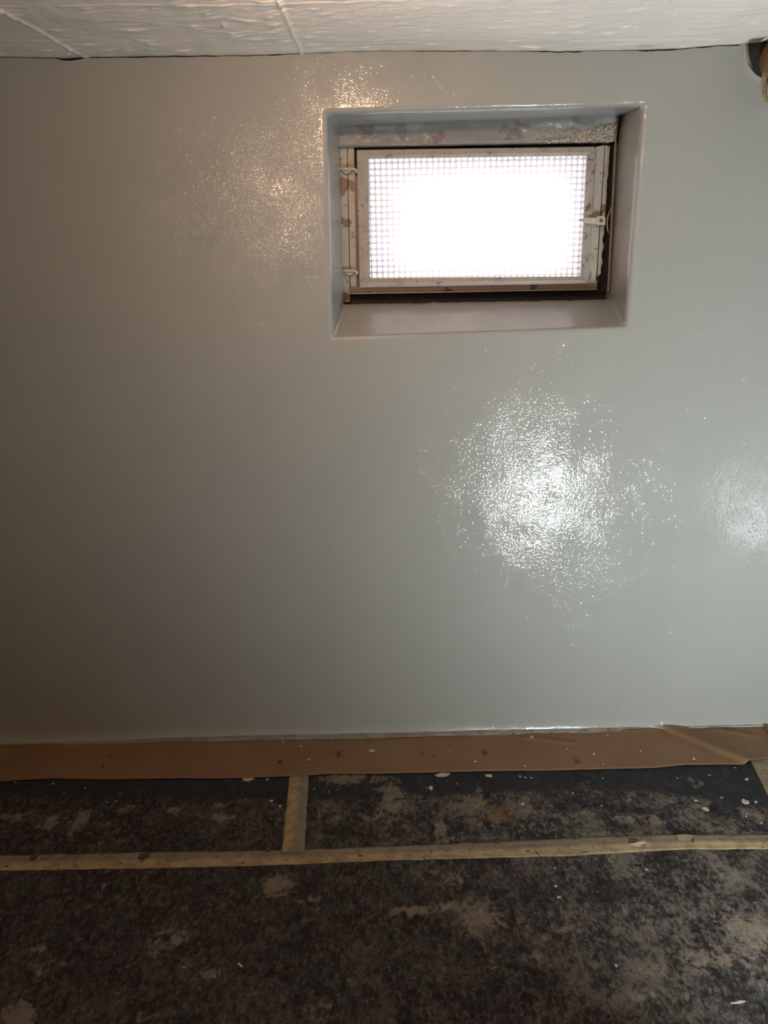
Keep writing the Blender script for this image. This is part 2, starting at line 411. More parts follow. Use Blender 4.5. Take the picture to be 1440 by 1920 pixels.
# lintel: rough mortar face under the soffit, above the frame
def build_lintel():
    nx, nz = 150, 14; verts = []; faces = []; raw = []
    for j in range(nz+1):
        for i in range(nx+1):
            t = i/nx; u = j/nz
            tx, ty = 619+(1163-619)*t, 234+(215-234)*t
            bx, by = 633+(1157-633)*t, 273+(262-273)*t
            by += .9*n3(t*120, 0, 3)+1.1*max(0, n3(t*60, 5, 8))
            p = on_wall(lerp(tx, bx, u), lerp(ty, by, u), .183)
            rr = sm(.62, .70, t+.05*n3(t*20, u*3, 1))*sm(.25, .5, u+.25*n3(t*14, 0, 6)+.15*sm(.88, .95, t))
            r2 = sm(.08, .16, t)*(1-sm(.32, .38, t))*sm(.15, .3, u+.1*n3(t*14, 4, 6))
            y = .183 + .003*n3(p.x*20, p.z*20, 1) + .0015*n3(p.x*70, p.z*70, 2) + rr*(.005+.006*n3(p.x*190, p.z*190, 5)) + r2*.003
            verts.append(Vector((p.x, y, p.z))); raw.append(rr)
    for j in range(nz):
        for i in range(nx):
            a = j*(nx+1)+i; faces.append((a, a+nx+1, a+nx+2, a+1))
    n = len(verts)
    for i in range(nx+1): p = verts[nz*(nx+1)+i]; verts.append(Vector((p.x, .235, p.z-.001))); raw.append(0.)
    for i in range(nx):
        a = nz*(nx+1)+i; faces.append((a, n+i, n+i+1, a+1))
    o = mesh_obj('lintel_face', verts, faces, M['mortar'], wall, smooth=True); set_attr(o, 'raw', raw)
    o['label'] = 'rough mortar lintel face with flaking grey paint'
    bm = bmesh.new(); rnd = random.Random(4)
    for k in range(330):
        t = rnd.random(); px = lerp(1005, 1156, t**.6); lo = 268-(px-1005)/150*3.
        py = rnd.uniform(lo-(6+26*sm(1040, 1150, px)), lo)
        if rnd.random() < .3 and px < 1080: continue
        p = on_wall(px, py, .185)
        r = bmesh.ops.create_icosphere(bm, subdivisions=1, radius=rnd.uniform(.0014, .0036))
        m = Matrix.Translation(p) @ Matrix.Rotation(rnd.uniform(0, 6), 4, (rnd.random(), rnd.random(), 1)) @ Matrix.Diagonal((1, rnd.uniform(.5, 1.), rnd.uniform(.5, .9), 1))
        bmesh.ops.transform(bm, matrix=m, verts=r['verts'])
    g = bm_obj('crumbling_mortar', bm, M['grain'], wall); g['kind'] = 'stuff'
    return o
build_lintel()

# grey collar of paint round the pipe, at the right end of the ceiling line
# ------------------------------------------------------------------ ceiling
def build_ceiling():
    rnd = random.Random(11)
    seams = [((0, 19), (143, 98)), ((523, 0), (566, 99))]
    segs = [(on_z(*a, ztop(0)), on_z(*b, ztop(0))) for a, b in seams]
    hs = (on_z(110, 11, ztop(0)), on_z(655, 3, ztop(0)))
    strokes = []
    for k in range(300):
        x = rnd.uniform(-1.2, 1.2); y = rnd.uniform(-.42, -.01)
        if x > .1 and rnd.random() < .45: continue
        strokes.append((x, y, rnd.uniform(.006, .026), rnd.uniform(.0018, .0035), rnd.uniform(-.45, .25), rnd.choice((1, 1, -1))*rnd.uniform(.0018, .0045)))
    for px, py, L, wd_, an, h in ((245, 56, .035, .003, .05, .004), (282, 80, .014, .003, .5, .004), (293, 99, .02, .002, 1.2, .004), (95, 77, .05, .002, 0, .003), (465, 36, .03, .003, .4, .004), (420, 45, .005, .02, 0, .003),
                                  (510, 18, .03, .0025, -.35, -.004), (345, 92, .02, .004, -.2, .003)):
        p = on_z(px, py, ztop(0)); strokes.append((p.x, p.y, L, wd_, an, h))
    xs = [-1.75+.005*i for i in range(661)]; ys = [.42, .16, .06] + [.02-.0038*i for i in range(118)] + [-.5, -.8, -1.4, -2.2, -3.0, YB]
    verts = []; seam = []; stain = []
    pa, pb = on_z(1212, 78, ztop(0)), on_z(1255, 84, ztop(0))
    cells = {}
    for s in strokes:
        cells.setdefault((int(s[0]//.08), int(s[1]//.08)), []).append(s)
    for y in ys:
        for x in xs:
            z = ztop(x); sv = 0.
            if y > -.5 and y < .05:
                z += .004*n3(x*4, y*7, 1)*sm(.0, -.08, y)+.0010*n3(x*14, y*40, 3)+.0004*n3(x*50, y*120, 3)
                z -= .001*n3(x*30, 3, 3)
                for a, b in segs:
                    d = (b-a); t = ((x-a.x)*d.x+(y-a.y)*d.y)/(d.x*d.x+d.y*d.y)
                    if t < -6: continue
                    nx_, ny_ = a.x+d.x*t-x, a.y+d.y*t-y; q = math.hypot(nx_, ny_)+.001*n3(x*50, y*50, 2)
                    g = math.exp(-(q/.0034)**2); z -= .004*g; sv = max(sv, g)
                a, b = hs; t = (x-a.x)/(b.x-a.x); q = abs(y-lerp(a.y, b.y, t)+.0008*n3(x*9, 0, 0)); g = math.exp(-(q/.004)**2)*(1 if 0 < t < 1.2 else .3); z -= .002*g; sv = max(sv, g*.8)
                ci, cj = int(x//.08), int(y//.08)
                for di in (-1, 0, 1):
                    for dj in (-1, 0, 1):
                        for (sx, sy, L, w_, an, h) in cells.get((ci+di, cj+dj), ()):
                            dx, dy = x-sx, y-sy
                            u = (dx*math.cos(an)+dy*math.sin(an))/L; v = (-dx*math.sin(an)+dy*math.cos(an))/w_
                            e = u*u+v*v
                            if e < 6:
                                g = math.exp(-e); z -= h*g
                                sv = max(sv, g*.8) if h > 0 else sv*(1-g)
            st = max(math.exp(-(((x-pa.x)/.03)**2+((y-pa.y)/.012)**2)), math.exp(-(((x-pb.x)/.02)**2+((y-pb.y)/.01)**2)))
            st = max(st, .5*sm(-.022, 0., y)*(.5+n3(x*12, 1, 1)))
            verts.append((x, y, z)); seam.append(sv); stain.append(max(0., min(1., st)))
    nx_ = len(xs); faces = []
    for j in range(len(ys)-1):
        for i in range(nx_-1):
            a = j*nx_+i; faces.append((a, a+1, a+nx_+1, a+nx_))
    o = mesh_obj('ceiling', verts, faces, M['ceiling'], smooth=True); set_attr(o, 'seam', seam); set_attr(o, 'stain', stain)
    tag(o, 'rough whitewashed concrete ceiling with board seams', kind='structure')
build_ceiling()

# ------------------------------------------------------------------ rest of the room shell (behind the camera)
def slab(name, c, s, m, label=None):
    bm = bmesh.new(); add_box(bm, Vector(c), s); o = bm_obj(name, bm, m); tag(o, label, kind='structure'); return o
slab('floor', ((XL+XR)/2, (YB+.3)/2, -.06), (XR-XL+.2, .3-YB+.2, .1), M['concrete'], 'bare concrete cellar floor under the fleece')
M['paint'] = mat_plain('grey_side_wall_paint', (.29, .285, .26), .5, .06, 3.)
slab('wall_left', (XL-.05, (YB+.3)/2, 1.0), (.1, .5-YB, 2.3), M['paint'], 'grey painted side wall on the left')
slab('wall_right', (XR+.05, (YB+.3)/2, 1.0), (.1, .5-YB, 2.3), M['shell'], 'unpainted dark side wall on the right')
slab('wall_rear', ((XL+XR)/2, YB-.05, 1.0), (XR-XL+.2, .1, 2.3), M['shell'], 'unpainted dark wall behind the viewer')

# ------------------------------------------------------------------ window
win = empty('window_1', (0, 0, 0)); tag(win, 'small hinged steel cellar window with chipped cream paint in a deep recess', kind='structure')
def bar(name, pts, y0, y1, mat, bevel=.0012, label=None, parent=None):
    bm = bmesh.new(); px_prism(bm, pts, y0, y1)
    bmesh.ops.recalc_face_normals(bm, faces=bm.faces[:])
    if bevel: bmesh.ops.bevel(bm, geom=bm.edges[:], offset=bevel, segments=2, affect='EDGES', profile=.6, clamp_overlap=True)
    o = bm_obj(name, bm, mat, parent or win)
    if label: o['label'] = label
    return o
# added dark ring between masonry and glass: stops light leaks, paints shade in the gaps
def ring(bm, outer, inner_, y0, y1):
    for k in range(4):
        a, b, c, d = outer[k], outer[(k+1) % 4], inner_[(k+1) % 4], inner_[k]
        px_prism(bm, [a, b, c, d], y0, y1)
bm = bmesh.new()
ring(bm, [(600, 225), (1185, 205), (1165, 590), (615, 595)], [(688, 294), (1103, 288), (1092, 519), (692, 524)], .235, .241)
bm_obj('gap_backing', bm, M['rust'], win)
# frame: left stile of two leaves, bottom rail, right stile
bar('frame_stile', [(637, 275), (650.5, 274.5), (656, 566), (643, 568)], .213, .235, M['frame_paint'])
bar('frame_stile', [(651.5, 277), (664, 276.5), (668.5, 550), (657, 551)], .215, .235, M['frame_paint'])
bar('rebate_strip', [(664.5, 320), (671, 320), (676, 546), (669, 548)], .219, .235, M['primer'], .0005, 'brown primer strip')
bar('frame_rail', [(657, 537), (1121, 526), (1119, 541.5), (655, 549.5)], .213, .235, M['primer'], .0012, 'brown stained bottom rail')
bar('frame_edge', [(655, 549.5), (1119, 541.5), (1119, 543.5), (655, 551.8)], .203, .235, M['edge'], .0003, 'thin bare steel lip')
bar('frame_stile', [(1118, 275), (1134, 272), (1119.5, 500), (1117, 530), (1102, 531)], .211, .235, M['cream_chipped'])
# peeling outer strip on the right
def wavy_strip(name, L, R, y0, y1, mat, amp, seed, n=50, label=None):
    left = []; right = []
    for i in range(n+1):
        t = i/n
        lx, ly = lerp(L[0][0], L[1][0], t), lerp(L[0][1], L[1][1], t)
        rx, ry = lerp(R[0][0], R[1][0], t), lerp(R[0][1], R[1][1], t)
        left.append((lx, ly)); right.append((rx+amp*n3(t*17, seed, 1)+amp*.5*n3(t*55, seed, 2), ry))
    verts = []; faces = []
    for (a, b) in zip(left, right):
        for q, y in ((a, y1), (a, y0), (b, y0), (b, y1)):
            p = on_wall(q[0], q[1], y0); verts.append((p.x, y, p.z))
    for i in range(n):
        for k in range(3):
            a = i*4+k; faces.append((a, a+1, a+5, a+4))
    faces.append((0, 1, 2, 3)); faces.append(tuple(n*4+k for k in (3, 2, 1, 0)))
    o = mesh_obj(name, verts, faces, mat, win)
    if label: o['label'] = label
    return o
wavy_strip('peeling_strip', ((1135, 272), (1120, 519)), ((1143.5, 275), (1127, 512)), .216, .235, M['frame_paint'], 2.6, 2, label='strip with torn peeling paint edge')
bar('frame_edge', [(1153, 262), (1156.5, 262), (1142.5, 545), (1139, 546)], .191, .196, M['edge'], .0005, 'thin bare steel lip')
bar('frame_edge', [(636, 272.5), (1153, 262), (1153, 263.6), (636, 274.2)], .187, .213, M['edge'], .0003, 'thin bare steel lip')
# dark bar painting the shade of the gap between lip and strip
bar('frame_stile', [(1143, 266), (1153, 265), (1139, 548), (1126, 549)], .228, .235, M['rust'], .0005, 'dark bar painted as the shaded gap')
# sash of four mitred rails
S_out = [(669, 281), (1117.5, 275), (1102.5, 531.5), (674.5, 539.5)]
S_mid = [(682, 290.5), (1108.5, 285.5), (1096, 525.5), (685.5, 530)]
S_in = [(690.5, 297), (1101.5, 291), (1089.5, 518), (694, 522)]
for k, nm in enumerate(('sash_rail', 'sash_stile', 'sash_rail', 'sash_stile')):
    k2 = (k+1) % 4; bm = bmesh.new()
    def P(q, y): return on_wall(q[0], q[1], y)
    g = .0004*(1 if nm == 'sash_rail' else -1)
    pts = [P(S_out[k], .205), P(S_out[k2], .205), P(S_mid[k2], .202), P(S_mid[k], .202), P(S_in[k2], .211), P(S_in[k], .211)]
    v = [bm.verts.new(p) for p in pts]
    b = [bm.verts.new(Vector((p.x, .234, p.z))) for p in (pts[0], pts[1], pts[4], pts[5])]
    bm.faces.new((v[0], v[1], v[2], v[3])); bm.faces.new((v[3], v[2], v[4], v[5]))
    bm.faces.new((v[0], b[0], b[1], v[1])); bm.faces.new((v[5], v[4], b[2], b[3]))
    bm.faces.new((v[0], v[3], v[5], b[3], b[0])); bm.faces.new((v[1], b[1], b[2], v[4], v[2])); bm.faces.new((b[0], b[3], b[2], b[1]))
    bmesh.ops.recalc_face_normals(bm, faces=bm.faces[:])
    bmesh.ops.bevel(bm, geom=bm.edges[:], offset=.0008, segments=2, affect='EDGES')
    bm_obj(nm, bm, M['cream_chipped' if k == 1 else 'cream'], win)
# glass
def build_glass():
    nx, nz = 44, 26; verts = []; faces = []; bloom = []
    for j in range(nz+1):
        for i in range(nx+1):
            u, v = i/nx, j/nz
            a = (lerp(688, 1104, u), lerp(294, 288, u)); b = (lerp(692, 1092, u), lerp(525, 520, u))
            p = on_wall(lerp(a[0], b[0], v), lerp(a[1], b[1], v), .219); verts.append(p)
            f = sm(0, .26, u+.05*n3(v*5, 0, 2))*sm(0, .13, 1-u)*sm(.0, .32, v+.05*n3(u*7, 3, 2))*(.45+.55*sm(0, .14, 1-v))
            bloom.append(.46+.52*f)  # haze thickens towards mid-pane, painting the glow of the blown-out window
    for j in range(nz):
        for i in range(nx):
            a = j*(nx+1)+i; faces.append((a, a+nx+1, a+nx+2, a+1))
    o = mesh_obj('glass_pane', verts, faces, M['glass'], win); set_attr(o, 'bloom', bloom); return o
build_glass()
# perforated sheet outside the glass
def build_screen():
    y0 = .253; A = on_wall(684, 288, y0); B = on_wall(1112, 530, y0)
    pitch = on_wall(710.7, 400, y0).x-on_wall(700, 400, y0).x
    x0 = on_wall(694, 400, y0).x-pitch; nx = int((B.x-x0)/pitch)+2; ztop_ = on_wall(690, 293, y0).z+pitch*.9; nz = 25
    bm = bmesh.new(); N = 12; r = pitch*.385
    vc = {}
    def V(p):
        k = (round(p[0], 5), round(p[1], 5))
        if k not in vc: vc[k] = bm.verts.new((p[0], y0, p[1]))
        return vc[k]
    for j in range(nz):
        for i in range(nx):
            cx, cz = x0+(i+.5)*pitch, ztop_-(j+.5)*pitch; h = pitch/2
            hole = [V((cx+r*math.cos(2*PI*(k+.5)/N), cz+r*math.sin(2*PI*(k+.5)/N))) for k in range(N)]
            # square border points: 4 corners, each taking three hole vertices
            cor = [V((cx+h, cz+h)), V((cx-h, cz+h)), V((cx-h, cz-h)), V((cx+h, cz-h))]
            for q in range(4):
                a = [hole[(3*q+k) % N] for k in range(3)]
                bm.faces.new((a[0], cor[q], a[1])); bm.faces.new((a[1], cor[q], a[2]))
                b = hole[(3*q+3) % N]
                bm.faces.new((a[2], cor[q], cor[(q+1) % 4], b))
    r_ = bmesh.ops.extrude_face_region(bm, geom=bm.faces[:])
    bmesh.ops.translate(bm, vec=(0, .0015, 0), verts=[g for g in r_['geom'] if isinstance(g, bmesh.types.BMVert)])
    return bm_obj('perforated_screen', bm, M['screen'], win)
build_screen()
# hinges: lug curled round a pin
def hinge(px, py, w):
    bm = bmesh.new(); y = .197
    px_prism(bm, [(px, py-2.4), (px+w-7, py-3.4), (px+w, py), (px+w+1, py+7), (px+w-4, py+7), (px+w-5, py+2), (px+w-9, py+1.2), (px, py+2)], y, .215)
    bmesh.ops.bevel(bm, geom=bm.edges[:], offset=.0006, segments=1, affect='EDGES', clamp_overlap=True)
    h = bm_obj('hinge', bm, M['cream'], win)
    bm = bmesh.new(); p = on_wall(px+w*.38, py+1, .204)
    add_tube(bm, [p+Vector((-.011, 0, .0)), p+Vector((-.009, 0, -.004)), p+Vector((0, -.001, -.007)), p+Vector((.010, 0, -.004)), p+Vector((.012, 0, 0))], [.003, .0045, .005, .0045, .003], 10)
    bm_obj('hinge_knuckle', bm, M['cream'], h, True)
hinge(637, 317, 33); hinge(644, 508, 27)
# latch: pointed tongue on a square plate with a round rivet, and the bent spring wire beside it
bm = bmesh.new()
px_prism(bm, [(1085.5, 411), (1092, 409.5), (1100, 408.3), (1121, 407.6), (1121, 420.6), (1100, 419), (1092, 415.5), (1086, 414)], .189, .194)
px_prism(bm, [(1119, 406.4), (1124, 404.6), (1129, 405), (1135.5, 407), (1135, 422), (1128, 421.8), (1119, 421)], .187, .195)
bmesh.ops.bevel(bm, geom=bm.edges[:], offset=.0008, segments=2, affect='EDGES', clamp_overlap=True)
lt = bm_obj('latch', bm, M['latch'], win); lt['label'] = 'cream painted swivel latch with pointed tongue'
p = on_wall(1127, 414, .186)
bm = bmesh.new(); add_tube(bm, [p+Vector((0, .004, 0)), p+Vector((0, -.0015, 0))], .0078, 18)
bm_obj('latch_washer', bm, M['latch'], lt)
bm = bmesh.new(); add_tube(bm, [p+Vector((0, .022, 0)), p+Vector((0, -.004, 0)), p+Vector((0, -.0048, 0))], [.0048, .0048, .0035], 14)
bm_obj('latch_rivet', bm, M['latch_dark'], lt)
bm = bmesh.new()
add_tube(bm, [on_wall(x, y, .197+.0*i) for i, (x, y) in enumerate([(1146, 388), (1144, 396), (1140, 404), (1138.5, 414), (1138.5, 426), (1140, 434), (1143, 438)])], .0022, 8)
bm_obj('latch_spring', bm, M['edge'], win, True)
# tiny bracket scar on the left reveal
# ------------------------------------------------------------------ wrapped pipe in the upper right corner
pipe = empty('wrapped_pipe', on_wall(1440, 110, -.10))
tag(pipe, 'brown paper wrapped pipe bound with masking tape in the top right corner', 'pipe')
P0 = pipe.location.copy()
def pipe_shell(name, mat, y0, y1, r, amp, seed, cx, cz, n=40, L=16, taper=0., closed=True, a0=0, a1=2*PI):
    verts = []; faces = []
    for j in range(L+1):
        t = j/L; y = lerp(y0, y1, t)
        for k in range(n):
            a = a0+(a1-a0)*k/(n if closed else n-1)
            rr = r*(1+taper*t)+amp*n3(math.cos(a)*2.2+seed, math.sin(a)*2.2, y*30)+amp*.4*n3(math.cos(a)*7, math.sin(a)*7, y*80)
            verts.append(Vector((cx+rr*math.cos(a), y, cz+rr*math.sin(a)))-P0)
    for j in range(L):
        for k in range(n if closed else n-1):
            a = j*n+k; b = j*n+(k+1) % n; faces.append((a, b, b+n, a+n))
    return mesh_obj(name, verts, faces, mat, pipe, True)
pc = on_wall(1462, 112, -.02); PX, PZ = pc.x, pc.z
pipe_shell('paper_wrap', M['kraft'], -.012, -.30, .058, .004, 1, PX+.012, PZ)
pipe_shell('pipe_tube', M['dark'], .02, -.34, .043, .0, 1, PX+.012, PZ)
tp = pipe_shell('tape_band', M['tape'], -.10, -.15, .0625, .003, 3, PX+.012, PZ); set_attr(tp, 'half', [1.]*len(tp.data.vertices))
# loose tape tails hanging from the band
def ribbon(name, mat, pts, wvec, parent, half=1., thick=.0006, curl=0., nw=5):
    verts = []; faces = []; n = len(pts)
    for i, p in enumerate(pts):
        for k in range(nw):
            u = k/(nw-1)-.5; q = Vector(p)+wvec[i]*u*2
            q.y -= curl*(u*u*4)+.002*n3(i*.7, u*3, 5)
            verts.append(q)
    for i in range(n-1):
        for k in range(nw-1):
            a = i*nw+k; faces.append((a, a+1, a+nw+1, a+nw))
    o = mesh_obj(name, verts, faces, mat, parent, True)
    md = o.modifiers.new('thickness', 'SOLIDIFY'); md.thickness = thick
    at = o.data.attributes.new('half', 'FLOAT', 'POINT'); at.data.foreach_set('value', [half]*len(verts)); return o
for pts, w0, w1, lab in (([(1440, 132), (1434, 148), (1432, 165), (1433, 180), (1438, 193)], .012, .006, None),
                    ([(1452, 128), (1446, 142), (1445, 160), (1448, 178), (1452, 190)], .009, .007, None)):
    q = [on_wall(x, y, -.135-.004*i)-P0 for i, (x, y) in enumerate(pts)]
    ribbon('tape_tail', M['tape'], q, [Vector((lerp(w0, w1, i/4), .004, .002)) for i in range(5)], pipe)
# paint-daubed collar where the pipe enters the wall
def collar():
    verts = []; faces = []; n = 36
    cc = on_wall(1438, 84); cx, cz = cc.x, cc.z
    for j, (rr, y) in enumerate(((.084, .006), (.080, -.012), (.075, -.014), (.070, -.004))):
        for k in range(n):
            a = 2*PI*k/n; r_ = rr+.002*n3(math.cos(a)*3, math.sin(a)*3, 2)
            verts.append(Vector((cx+r_*math.cos(a)*(.72+.08*(rr-.07)/.014), y, cz+r_*math.sin(a)))-P0)
    for j in range(3):
        for k in range(n): faces.append((j*n+k, j*n+(k+1) % n, (j+1)*n+(k+1) % n, (j+1)*n+k))
    o = mesh_obj('collar', verts, faces, M['wall'], pipe, True); o['label'] = 'ring smeared with grey wall paint'
    verts = [Vector((cx+.070*.68*math.cos(2*PI*k/n), -.0095, cz+.072*math.sin(2*PI*k/n)))-P0 for k in range(n)]+[Vector((cx, -.0095, cz))-P0]  # flat dark disc stands in for the shaded gap
    o = mesh_obj('sleeve_shade', verts, [(k, (k+1) % n, n) for k in range(n)], M['dark'], pipe); o['label'] = 'near black disc painting the shade in the gap round the pipe'
collar()

# ------------------------------------------------------------------ floor covering
WF = [(0, 1396), (225, 1390), (430, 1381), (600, 1377), (720, 1375), (970, 1367), (1190, 1361), (1260, 1352), (1370, 1347), (1440, 1351)]
PT = [(0, 1397), (150, 1393), (400, 1389), (720, 1384), (970, 1373), (1190, 1367), (1225, 1364), (1300, 1362), (1440, 1357)]
PB = [(0, 1465), (50, 1462), (100, 1459), (190, 1461), (320, 1459), (430, 1459), (530, 1456), (625, 1451), (720, 1450), (850, 1447), (1000, 1444), (1145, 1441), (1225, 1440), (1280, 1434), (1340, 1433), (1392, 1433), (1440, 1422)]
TT = [(0, 1604), (250, 1598), (530, 1594), (720, 1587), (945, 1577), (1145, 1567), (1270, 1564), (1440, 1564)]
TB = [(0, 1632), (350, 1626), (530, 1621), (720, 1613), (1070, 1604), (1270, 1592), (1440, 1591)]
def floor_line(pts, z=0.):
    q = [on_z(x, y, z) for x, y in pts]; return [(p.x, p.y) for p in q]
tapeT, tapeB, papT, papB = floor_line(TT, .007), floor_line(TB, .007), floor_line(PT, .010), floor_line(PB, .010)
def seam_y(x): return (extrap(tapeT, x)+extrap(tapeB, x))/2
# patches of trodden plaster (pixel x, y, radius x, radius y, strength)
PATCH = [(520, 1662, 32, 26, .8), (590, 1690, 30, 18, .45), (330, 1760, 45, 25, .5), (300, 1790, 30, 12, .4), (70, 1783, 20, 12, .7), (30, 1785, 20, 14, .3), (395, 1831, 12, 9, .9), (900, 1725, 45, 28, .75), (860, 1700, 60, 14, .6),
         (780, 1712, 50, 10, .8), (925, 1710, 20, 18, .5), (1005, 1798, 16, 10, .8), (920, 1810, 18, 14, .5), (840, 1650, 50, 20, .5), (1060, 1745, 40, 12, .6), (1020, 1755, 20, 14, .5),
         (1400, 1745, 50, 35, .8), (1330, 1800, 60, 24, .65), (1220, 1825, 40, 16, .7), (1200, 1872, 40, 10, .5), (1390, 1790, 30, 40, .5), (1170, 1640, 100, 25, .35), (1360, 1650, 60, 25, .4),
         (150, 1540, 16, 20, .8), (90, 1545, 30, 14, .7), (30, 1535, 30, 12, .6), (195, 1545, 15, 12, .4), (330, 1524, 16, 9, .95), (415, 1535, 30, 12, .7), (405, 1511, 12, 7, .7), (248, 1517, 16, 8, .5),
         (180, 1590, 20, 8, .5), (130, 1565, 10, 8, .6), (235, 1570, 12, 18, .5), (640, 1461, 50, 12, .85), (705, 1462, 30, 12, .6), (620, 1525, 30, 22, .45), (735, 1500, 25, 45, .75), (700, 1535, 20, 15, .6),
         (830, 1560, 16, 40, .7), (900, 1510, 20, 30, .5), (930, 1535, 16, 12, .8), (1010, 1560, 60, 16, .35), (1170, 1538, 26, 12, .6), (1230, 1540, 16, 10, .8), (1315, 1515, 24, 8, .7), (1420, 1530, 30, 12, .8), (1350, 1555, 60, 14, .4), (1100, 1470, 30, 12, .35), (1300, 1470, 25, 14, .4),
         (1080, 1530, 40, 30, .3), (600, 1890, 60, 10, .3), (700, 1870, 80, 6, .25), (270, 1910, 40, 5, .6), (100, 1815, 40, 12, .35), (190, 1670, 14, 40, .35)]
RUST = [(935, 1530, 30, 22, .8), (170, 1590, 10, 7, .9), (283, 1577, 8, 5, .8), (1210, 1552, 12, 8, 1.), (285, 1911, 30, 6, .6), (1165+140, 1775, 10, 6, .9), (8, 1640, 12, 6, .9)]
def blobs(lst):
    out = []
    for px, py, rx, ry, s in lst:
        c = on_z(px, py); ax = abs(on_z(px+rx, py).x-c.x); ay = abs(on_z(px, py+ry).y-c.y); out.append((c.x, c.y, max(ax, .006), max(ay, .006), s))
    return out
PATCHW, RUSTW = blobs(PATCH), blobs(RUST)
cl_edge = floor_line([(0, 1497), (200, 1500), (530, 1503), (600, 1500), (720, 1497), (900, 1488), (1000, 1484), (1180, 1482), (1330, 1500), (1337, 1507), (1440, 1516)])
def fleece(name, xs, rows, yfun, zfun, label, group=None):
    """rows: list of 0..1; yfun(x, t) gives y; zfun the height"""
    verts = []; faces = []; P_ = []; R_ = []; C_ = []; D_ = []
    for t in rows:
        for x in xs:
            y = yfun(x, t); verts.append((x, y, zfun(x, y)))
            p = r = 0.
            if y > -1.2:
                for (cx, cy, ax, ay, s) in PATCHW:
                    e = ((x-cx)/ax)**2+((y-cy)/ay)**2
                    if e < 5: p = max(p, s*math.exp(-e*.7))
                for (cx, cy, ax, ay, s) in RUSTW:
                    e = ((x-cx)/ax)**2+((y-cy)/ay)**2
                    if e < 5: r = max(r, s*math.exp(-e*.7))
            e = extrap(cl_edge, x); c = sm(e-.012, e+.012, y+.012*n3(x*9, y*9, 3))
            P_.append(p); R_.append(r); C_.append(c); D_.append(.20+.62*sm(-.15, .75, x+.4*sm(-.62, -.45, y)))  # dust amount, raised to the right to paint in the floodlit floor
    nx = len(xs)
    for j in range(len(rows)-1):
        for i in range(nx-1):
            a = j*nx+i; faces.append((a, a+1, a+nx+1, a+nx))
    o = mesh_obj(name, verts, faces, M['fleece'], smooth=True)
    set_attr(o, 'patch', P_); set_attr(o, 'rust', R_); set_attr(o, 'clean', C_); set_attr(o, 'dust_lit', D_)
    md = o.modifiers.new('thickness', 'SOLIDIFY'); md.thickness = .0015; md.offset = -1
    return tag(o, label, 'floor fleece')
def lin(a, b, step):
    n = max(1, int(round((b-a)/step))); return [a+(b-a)*i/n for i in range(n+1)]
vx = on_z(553, 1530).x; vslope = (on_z(547+17, 1457).x, on_z(549, 1604).x)
def zf(x, y): return .0035+.0009*n3(x*14, y*14, 1)+.0006*n3(x*40, y*40, 4)
CR = [floor_line([(100, 1730), (470, 1728), (830, 1716), (1180, 1708), (1440, 1695)]), floor_line([(100, 1880), (600, 1874), (900, 1868)])]
def zf_main(x, y):
    z = zf(x, y)
    for c in CR:
        d = y-extrap(c, x); z += .0035*math.exp(-(d/.006)**2)*(1 if d < 0 else .0)+(.0035*math.exp(-(d/.028)**2) if d > 0 else 0)
    # diagonal ridges trodden into the fleece on the right
    for a, b in (((1295, 1630), (1335, 1720)), ((1360, 1755), (1385, 1820)), ((1160, 1700), (1180, 1735))):
        p, q = on_z(*a), on_z(*b); d = q-p; t = ((x-p.x)*d.x+(y-p.y)*d.y)/(d.x**2+d.y**2); t = max(0, min(1, t))
        e = math.hypot(p.x+d.x*t-x, p.y+d.y*t-y); z += .003*math.exp(-(e/.006)**2)
    return z
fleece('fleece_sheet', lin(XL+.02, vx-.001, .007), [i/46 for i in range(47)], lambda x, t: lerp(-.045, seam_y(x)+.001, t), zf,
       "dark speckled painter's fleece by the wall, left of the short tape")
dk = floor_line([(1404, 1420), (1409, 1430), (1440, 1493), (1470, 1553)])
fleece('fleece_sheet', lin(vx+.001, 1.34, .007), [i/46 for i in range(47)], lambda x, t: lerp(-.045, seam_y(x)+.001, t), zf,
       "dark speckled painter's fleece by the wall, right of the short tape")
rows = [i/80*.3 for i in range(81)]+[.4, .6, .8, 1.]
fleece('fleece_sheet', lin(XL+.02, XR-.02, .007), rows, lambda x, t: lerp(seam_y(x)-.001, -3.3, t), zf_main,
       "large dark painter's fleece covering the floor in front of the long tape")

def strip(name, top, bot, xs, mat, zbase, ridge, label, cat, rag=.0022, nw=9, transpose=False, group=None):
    verts = []; faces = []; hf = []
    for i, x in enumerate(xs):
        a, b = extrap(top, x), extrap(bot, x)
        a += rag*n3(x*25, 1, 2)*1.2+rag*1.6*min(0, n3(x*60, 9, 2)+.15); b += rag*n3(x*25, 7, 2)
        for k in range(nw):
            t = k/(nw-1); y = lerp(a, b, t)
            z = zbase+ridge*math.exp(-((t-.52)/.10)**2)+.0009*n3(x*18, t*2, 3)
            p = (x, y, z) if not transpose else (y, x, z)
            verts.append(p); h_ = sm(.45, .56, t+.03*n3(x*8, 1, 1)); hf.append(1-h_ if transpose else h_)
    for i in range(len(xs)-1):
        for k in range(nw-1):
            a = i*nw+k; faces.append((a, a+nw, a+nw+1, a+1))
    o = mesh_obj(name, verts, faces, mat, smooth=True)
    set_attr(o, 'half', hf)
    md = o.modifiers.new('thickness', 'SOLIDIFY'); md.thickness = .0006; md.offset = 1
    return tag(o, label, cat)
strip('masking_tape', tapeT, tapeB, lin(XL+.03, XR-.03, .006), M['tape'], .0062, .0022, 'long dirty cream masking tape running across the dark fleece', 'tape')
l0, l1 = on_z(544, 1452), on_z(528, 1604); r0, r1 = on_z(579.5, 1452), on_z(571, 1604)
